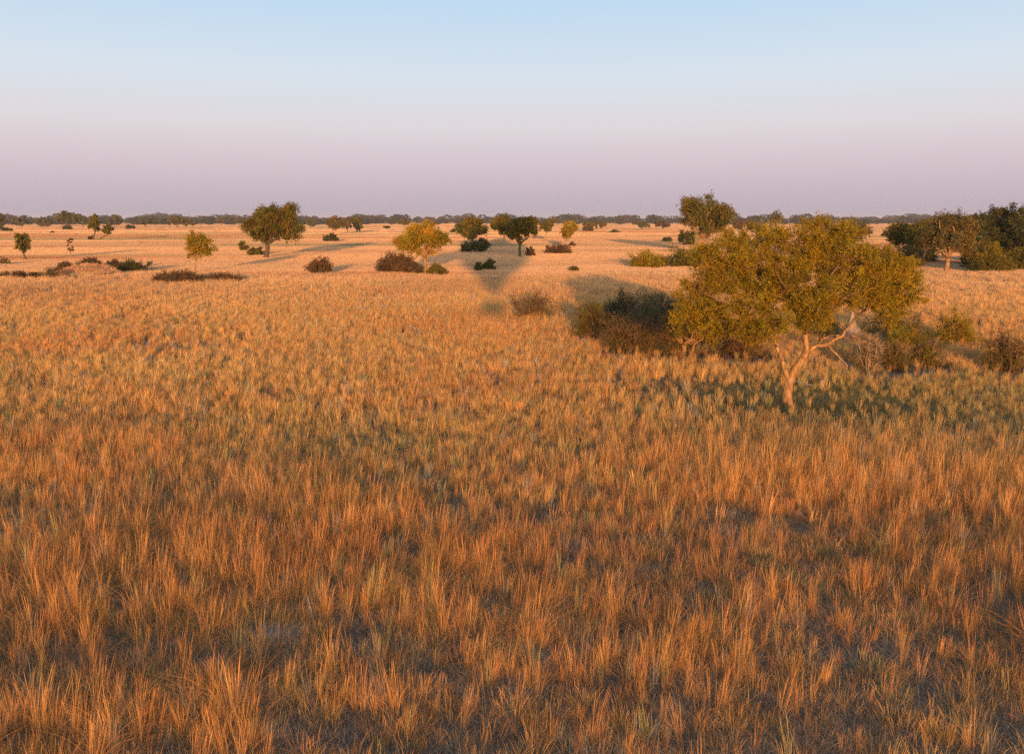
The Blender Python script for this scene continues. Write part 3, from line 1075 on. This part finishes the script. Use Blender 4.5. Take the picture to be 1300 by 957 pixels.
def tuft(name, nb, radius, h, width, lean=.12, bend=.25, droop=0.0, segs=5, head=0.0, wind=.06):
    """one tuft of curved blades"""
    n = nb
    an = rng.uniform(0, 2 * math.pi, n)
    rad = radius * np.sqrt(rng.random(n))
    bx = rad * np.cos(an)
    by = rad * np.sin(an)
    hh = h * rng.uniform(.42, 1.1, n)
    la = an + rng.normal(size=n) * .9
    ld = np.stack([np.cos(la), np.sin(la)], 1)
    ln = lean * np.abs(rng.normal(size=n)) + .02
    bd = bend * np.abs(rng.normal(size=n))
    isd = rng.random(n) < droop
    bd = np.where(isd, bd + rng.uniform(.5, 1.0, n), bd)
    t = np.linspace(0, 1, segs + 1)
    out_ = (ln[:, None] * t + bd[:, None] * t ** 2.6) * hh[:, None]
    z = hh[:, None] * (t - np.where(isd, .30, .05)[:, None] * bd[:, None] * t ** 4)
    px_ = bx[:, None] + ld[:, :1] * out_ + wind * hh[:, None] * t ** 1.5
    py_ = by[:, None] + ld[:, 1:] * out_
    P = np.stack([px_, py_, z], -1)
    wa = rng.uniform(0, math.pi, n)
    wv = np.stack([np.cos(wa), np.sin(wa) * .6, np.zeros(n)], 1)
    prof = np.interp(t, [0, .6, .8, 1], [.8, .75 + .2 * head, .6 + head, .12])
    wd = width * rng.uniform(.6, 1.4, n)
    off = wv[:, None] * (wd[:, None] * prof)[..., None] * .5
    V = np.stack([P - off, P + off], 2).reshape(-1, 3)
    m = (segs + 1) * 2
    i = np.arange(n)[:, None] * m
    j = np.arange(segs)[None] * 2
    Fc = np.stack([i + j, i + j + 1, i + j + 3, i + j + 2], -1).reshape(-1, 4)
    val = np.repeat(rng.uniform(.65, 1.3, n), m)
    hu = np.repeat(rng.normal(size=n) * .09, m)
    tt = np.tile(np.repeat(t, 2), n)
    # seed heads are redder than the straw below them
    col = np.stack([val * (1 + hu), val * (1 - .10 * tt), val * (1 - hu) * (1 - .18 * tt)], 1)
    return bpy.data.objects.new(name, mesh_from(name, V, Fc, np.clip(col, .2, 2), M_GRASS))


protos = []
sets = {}


def pset(key, n, fn):
    s = len(protos)
    for q in range(n):
        protos.append(fn(len(protos)))
    sets[key] = (s, n)


pset('tall', 9, lambda i: tuft('tuft_%03d' % i, 30, .075, rng.uniform(.85, 1.35), .0041, .03, .07, .18, 8, .9, .10))
pset('arch', 5, lambda i: tuft('tuft_%03d' % i, 16, .13, rng.uniform(.85, 1.2), .0043, .09, .22, .7, 10, .6, .16))
pset('tuss', 5, lambda i: tuft('tuft_%03d' % i, 90, .22, rng.uniform(.36, .5), .0055, .14, .25, .25, 5, .2, .06))
pset('litter', 6, lambda i: tuft('tuft_%03d' % i, 90, .40, .24, .008, 1.1, .8, .3, 4))
pset('med', 8, lambda i: tuft('tuft_%03d' % i, 36, .11, rng.uniform(.65, .95), .0085, .05, .08, .08, 4, .6))
pset('field', 7, lambda i: tuft('tuft_%03d' % i, 40, .24, rng.uniform(.6, .9), .019, .10, .14, .1, 3, .4))
pset('patch', 6, lambda i: tuft('tuft_%03d' % i, 130, 1.1, .42, .05, .15, .15, .1, 2, .2))
pset('far', 5, lambda i: tuft('tuft_%03d' % i, 130, 4.5, .45, .34, .2, .2, .1, 2, .2))
pcol = bpy.data.collections.new('grass_tufts')
for o in protos:
    pcol.objects.link(o)

C_OR = np.array([0.720, 0.395, 0.150])
C_GOLD = np.array([0.740, 0.525, 0.225])
C_RED = np.array([0.600, 0.297, 0.136])
C_GRN = np.array([0.370, 0.347, 0.147])
C_GRY = np.array([0.360, 0.347, 0.316])
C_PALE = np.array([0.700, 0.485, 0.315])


def ellipse(x, y, c, rx, ry):
    return np.exp(-(((x - c[0]) / rx) ** 2 + ((y - c[1]) / ry) ** 2) ** 1.5)


UT = at(1010, 510)
SOIL = at(1090, 466)
RG = at(1215, 505)
GB = at(560, 555)
GB2 = at(120, 640)
GB3 = at(380, 590)


def scatter(y0, y1, dens, xm=12, k=.68):
    A = (k * (abs(y0) + abs(y1)) / 2 * 2 + 2 * xm) * (y1 - y0)
    n = int(A * dens)
    y = rng.uniform(y0, y1, int(n * 1.3))
    wd = k * np.abs(y) + xm
    keep = rng.random(len(y)) < wd / wd.max()
    y = y[keep]
    # area-true: every strip is as dense as its width asks
    x = rng.uniform(-1, 1, len(y)) * (k * np.abs(y) + xm)
    want = n
    if len(y) > want:
        x, y = x[:want], y[:want]
    return x, y


pts = {'tall_grass': [], 'short_grass': []}


def emit(kind, key, x, y, sxy, sz, tint, z=None):
    s, n = sets[key]
    N_ = len(x)
    if z is None:
        z = ground_z(x, y) * (np.hypot(x, y) < 200)
        r2 = ((x - MOUND[0]) / (44 * MK)) ** 2 + ((y - MOUND[1]) / (30 * MK)) ** 2
        z = np.where(r2 < 1, np.maximum(z, 15 * MK * (1 - r2) - .05), z)
    rot = rng.uniform(-.5, .5, N_) + np.where(rng.random(N_) < .3, math.pi, 0)
    pts[kind].append((np.stack([x, y, z], 1), s + rng.integers(0, n, N_), np.stack([sxy, sxy, sz], 1), rot, tint))


def tints(x, y, n, wred, wgold, wgrn):
    a = fbm(x, y, 14, 21)
    b = fbm(x, y, 5, 33)
    N_ = len(x)
    w = np.stack([np.full(N_, 1.0), wred * np.clip(a * 2.2 - .5, 0, 2), wgold * np.clip(1.6 - a * 2, 0, 2), wgrn * np.clip(b * 2.4 - .7, 0, 2)], 1)
    w = w * rng.gamma(1.2, 1, (N_, 4))
    w /= w.sum(1, keepdims=True)
    c = w @ np.stack([C_OR, C_RED, C_GOLD, C_GRN])
    odd = (rng.random(N_) < .11)[:, None]
    c = np.where(odd, np.where(rng.random((N_, 1)) < .5, C_GRN * 1.3, C_GRY * 1.15), c)
    return c * rng.uniform(.65, 1.22, (N_, 1))


def zones(x, y):
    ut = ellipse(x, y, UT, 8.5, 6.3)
    so = ellipse(x, y, SOIL, 3.0, 2.6)
    rg = np.clip(ellipse(x, y, RG, 10, 9) * 1.15, 0, 1)
    gb = ellipse(x, y, GB, 7, 5) * .9 + ellipse(x, y, GB2, 5, 3) * .8 + ellipse(x, y, GB3, 5, 3) * .7
    for (fx, fy, fa, fb) in FOOT:
        if fy < 110:
            so = np.maximum(so, (((x - fx) / (fa + .3)) ** 2 + ((y - fy + 1.0) / (fb + 1.4)) ** 2 < 1) * .85)
    trunk = np.hypot(x - at(999, 516)[0], y - at(999, 516)[1])
    return ut, so, rg, np.clip(gb * .6, 0, 1), trunk


def grass_all():
    # tall stems of the foreground, in narrow clumps
    for (y0, y1, dens) in [(-14, 10, 8), (10, 34, 62.0), (34, 56, 30.0)]:
        x, y = scatter(y0, y1, dens, 14)
        cl = fbm(x, y, .8, 41, 2) * .4 + fbm(x, y, 9, 43) * .6
        ut, so, rg, gb, tr = zones(x, y)
        fade = np.clip((50 - y) / 22, 0.12, 1)
        gm = ellipse(x, y, GM, 1.2, .8)
        p = np.clip((cl - .36) * 3.2, .05, 1) * fade * (1 - .95 * ut) * (1 - so) * (1 - .6 * rg) * (1 - .75 * gb) * (1 - .9 * gm)
        k = (rng.random(len(x)) < p) & (tr > .8)
        x, y, cl = x[k], y[k], cl[k]
        n = len(x)
        big = rng.random(n) ** 1.3
        s = (.34 + .70 * big) * (0.8 + .5 * np.clip((cl - .4) * 2, 0, 1))
        tn = tints(x, y, n, 1.5, .7, .15)
        tn = tn * np.interp(y, [18, 40], [.90, 1.05])[:, None] * np.array([1, .95, .92])  # near straw redder; its darkening imitates lens vignette and shaded gaps between tufts
        ar = rng.random(n) < .30
        emit('tall_grass', 'tall', x[~ar], y[~ar], (s * rng.uniform(.8, 1.3, n))[~ar], s[~ar], tn[~ar])
        emit('tall_grass', 'arch', x[ar], y[ar], s[ar] * .9, s[ar] * .95, tn[ar])
        # leafy low tussocks among them
        x, y = scatter(y0, y1, dens * .12, 14)
        ut, so, rg, gb, tr = zones(x, y)
        p = .85 * (1 - .2 * ut) * (1 - so) * (fbm(x, y, 3, 51) > .40)
        k = (rng.random(len(x)) < p) & (tr > .7)
        x, y = x[k], y[k]
        n = len(x)
        ut = ut[k][:, None]
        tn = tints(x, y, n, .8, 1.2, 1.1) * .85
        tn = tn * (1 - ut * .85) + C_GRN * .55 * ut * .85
        s = rng.uniform(.6, 1.15, n) * (1 - .2 * ut[:, 0])
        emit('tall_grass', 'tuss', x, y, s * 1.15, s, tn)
    # matted litter and short blades on the soil
    for (y0, y1, dens, sc_) in [(-14, 10, 2, 1.4), (10, 34, 17, .95), (34, 60, 6.5, 1.25)]:
        x, y = scatter(y0, y1, dens, 14)
        ut, so, rg, gb, tr = zones(x, y)
        k = (rng.random(len(x)) < (1 - .85 * so)) & (tr > .45)
        x, y, ut, rg, gb = x[k], y[k], ut[k][:, None], rg[k][:, None], gb[k][:, None]
        n = len(x)
        g = fbm(x, y, 6, 61)[:, None]
        tn = C_GRY * (1 - g * .6) + C_OR * .6 * g * .6
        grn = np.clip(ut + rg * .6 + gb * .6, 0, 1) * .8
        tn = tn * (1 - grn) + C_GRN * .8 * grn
        tn = tn * rng.uniform(.6, 1.25, (n, 1))
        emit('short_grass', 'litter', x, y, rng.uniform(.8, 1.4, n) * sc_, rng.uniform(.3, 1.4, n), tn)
    # grey matted straw lying on the low mound
    a_ = rng.uniform(0, 2 * math.pi, 90)
    q_ = np.sqrt(rng.random(90)) * .95
    x, y = GM[0] + 40 * mpp(GM) * q_ * np.cos(a_), GM[1] + .55 * q_ * np.sin(a_)
    emit('short_grass', 'litter', x, y, rng.uniform(.4, .7, 90), rng.uniform(.25, .5, 90), C_GRY * 1.35 * rng.uniform(.7, 1.2, (90, 1)), z=.20 * (1 - q_ ** 2) ** .7 - .03)
    # medium straw, 33 - 85 m
    for (y0, y1, dens) in [(24, 45, 15), (45, 97, 19.0)]:
        x, y = scatter(y0, y1, dens, 14)
        ut, so, rg, gb, tr = zones(x, y)
        c2 = fbm(x, y, 5, 71)
        grow = np.clip((y - 22) / 16, 0, 1) * np.clip((97 - y) / 16, 0, 1)
        p = grow * np.clip(.35 + (c2 - .3) * 2.2, .15, 1) * (1 - .9 * ut) * (1 - so) * (1 - .2 * gb)
        k = (rng.random(len(x)) < p) & (tr > .8)
        x, y, rg, gb = x[k], y[k], rg[k][:, None], gb[k][:, None]
        n = len(x)
        tn = tints(x, y, n, .9, 1.3, .35)
        g = np.clip(rg * .8 + gb * .75, 0, 1)
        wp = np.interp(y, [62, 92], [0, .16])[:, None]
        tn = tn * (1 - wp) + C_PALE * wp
        tn = tn * (1 - g * .75) + C_GRN * g * .75 * rng.uniform(.8, 1.2, (n, 1))
        s = rng.uniform(.45, 1.0, n) * (1 - .35 * g[:, 0])
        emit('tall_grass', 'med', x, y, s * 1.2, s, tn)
    # golden field up to its edge
    x, y = scatter(76, 150, 8.0, 18)
    edge = 136 + 8 * (fbm(x, y * 0, 30, 81) - .5) + .10 * np.abs(x)
    k = (y < edge) & ((((x - MOUND[0]) / (46 * MK)) ** 2 + ((y - MOUND[1] + 3) / (30 * MK)) ** 2) > 1)
    x, y = x[k], y[k]
    c2 = fbm(x, y, 7, 83)
    k = rng.random(len(x)) < np.clip(.25 + (c2 - .3) * 3.0, .1, 1) * np.clip((y - 74) / 16, 0, 1)
    x, y = x[k], y[k]
    n = len(x)
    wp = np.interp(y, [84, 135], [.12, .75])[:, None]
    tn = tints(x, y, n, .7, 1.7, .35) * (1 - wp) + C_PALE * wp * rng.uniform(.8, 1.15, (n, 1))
    s = rng.uniform(.45, 1.2, n) * (.8 + .5 * fbm(x, y, 4, 87))
    tn = tn * (.78 + .4 * fbm(x / 2, y, 12, 88))[:, None]
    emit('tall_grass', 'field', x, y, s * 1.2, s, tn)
    # short grazed grass beyond
    for (y0, y1, dens, key, sc_) in [(120, 260, 1.5, 'patch', .8), (260, 520, .55, 'patch', 1.3), (480, 1100, .035, 'far', .8), (1100, 3600, .0065, 'far', 1.5)]:
        x, y = scatter(y0, y1, dens, 20)
        st = fbm(x / 5.0, y, 22 if y0 < 480 else 60, 91)
        p = np.clip(.55 + (st - .35) * 2.5, .25, 1)
        k = rng.random(len(x)) < p
        x, y, st = x[k], y[k], st[k][:, None]
        n = len(x)
        q = np.clip((st - .30) * 2.6, 0, 1)
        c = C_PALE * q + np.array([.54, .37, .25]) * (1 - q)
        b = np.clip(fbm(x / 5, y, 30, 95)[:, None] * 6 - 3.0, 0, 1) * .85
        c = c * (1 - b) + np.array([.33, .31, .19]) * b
        b = np.clip(fbm(x / 7, y, 22, 96)[:, None] * 6 - 3.3, 0, 1) * .8
        c = c * (1 - b) + np.array([.42, .19, .11]) * b
        c = c * rng.uniform(.85, 1.15, (n, 1))
        s = rng.uniform(.7, 1.3, n)
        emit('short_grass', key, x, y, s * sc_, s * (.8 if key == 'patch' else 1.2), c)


grass_all()


def instancer(name, label, data):
    P = np.concatenate([d[0] for d in data])
    I = np.concatenate([d[1] for d in data])
    S = np.concatenate([d[2] for d in data])
    RO = np.concatenate([d[3] for d in data])
    TN = np.concatenate([d[4] for d in data])
    n = len(P)
    print(name, n)
    me = bpy.data.meshes.new(name)
    me.vertices.add(n)
    me.vertices.foreach_set('co', P.astype(np.float32).ravel())
    a = me.attributes.new('idx', 'INT', 'POINT')
    a.data.foreach_set('value', I.astype(np.int32))
    a = me.attributes.new('scl', 'FLOAT_VECTOR', 'POINT')
    a.data.foreach_set('vector', S.astype(np.float32).ravel())
    a = me.attributes.new('rot', 'FLOAT_VECTOR', 'POINT')
    rv = np.zeros((n, 3), np.float32)
    rv[:, 2] = RO
    a.data.foreach_set('vector', rv.ravel())
    a = me.attributes.new('tint', 'FLOAT_COLOR', 'POINT')
    c = np.ones((n, 4), np.float32)
    c[:, :3] = TN
    a.data.foreach_set('color', c.ravel())
    me.update()
    o = link(name, me)
    tag(o, label, 'grass', None, 'stuff')
    g = bpy.data.node_groups.new(name, 'GeometryNodeTree')
    g.interface.new_socket('Geometry', in_out='INPUT', socket_type='NodeSocketGeometry')
    g.interface.new_socket('Geometry', in_out='OUTPUT', socket_type='NodeSocketGeometry')
    N = g.nodes.new
    L = g.links.new
    gi = N('NodeGroupInput')
    go = N('NodeGroupOutput')
    ci = N('GeometryNodeCollectionInfo')
    ci.inputs['Collection'].default_value = pcol
    ci.inputs['Separate Children'].default_value = True
    ci.inputs['Reset Children'].default_value = True
    io = N('GeometryNodeInstanceOnPoints')
    io.inputs['Pick Instance'].default_value = True

    def at_(nm, ty):
        q = N('GeometryNodeInputNamedAttribute')
        q.data_type = ty
        q.inputs['Name'].default_value = nm
        return q.outputs['Attribute']
    L(gi.outputs[0], io.inputs['Points'])
    L(ci.outputs[0], io.inputs['Instance'])
    L(at_('idx', 'INT'), io.inputs['Instance Index'])
    L(at_('rot', 'FLOAT_VECTOR'), io.inputs['Rotation'])
    L(at_('scl', 'FLOAT_VECTOR'), io.inputs['Scale'])
    L(io.outputs[0], go.inputs[0])
    md = o.modifiers.new('scatter', 'NODES')
    md.node_group = g


instancer('tall_grass', 'tall dry orange and golden grass covering the near plain', pts['tall_grass'])
instancer('short_grass', 'short dry grass and litter between the tall stems and over the far plain', pts['short_grass'])


# ------------------------------------------------------------------ haze
def haze():
    x0, x1, y0, y1, z0, z1 = -9500, 9500, -120, 12500, -1.5, 44
    V = [(x, y, z) for z in (z0, z1) for (x, y) in ((x0, y0), (x1, y0), (x1, y1), (x0, y1))]
    F4 = [(0, 3, 2, 1), (4, 5, 6, 7), (0, 1, 5, 4), (1, 2, 6, 5), (2, 3, 7, 6), (3, 0, 4, 7)]
    m, N, L = mat_new('haze')
    o = N('ShaderNodeOutputMaterial')
    v = N('ShaderNodeVolumePrincipled')
    v.inputs['Color'].default_value = (.85, .85, .95, 1)
    v.inputs['Density'].default_value = HAZE
    v.inputs['Anisotropy'].default_value = 0.0
    L(v.outputs[0], o.inputs['Volume'])
    h = link('haze', mesh_from('haze', V, F4, None, m))
    tag(h, 'thin mauve evening haze over the plain', 'haze', None, 'stuff')


HAZE = 0.00007
if HAZE:
    haze()
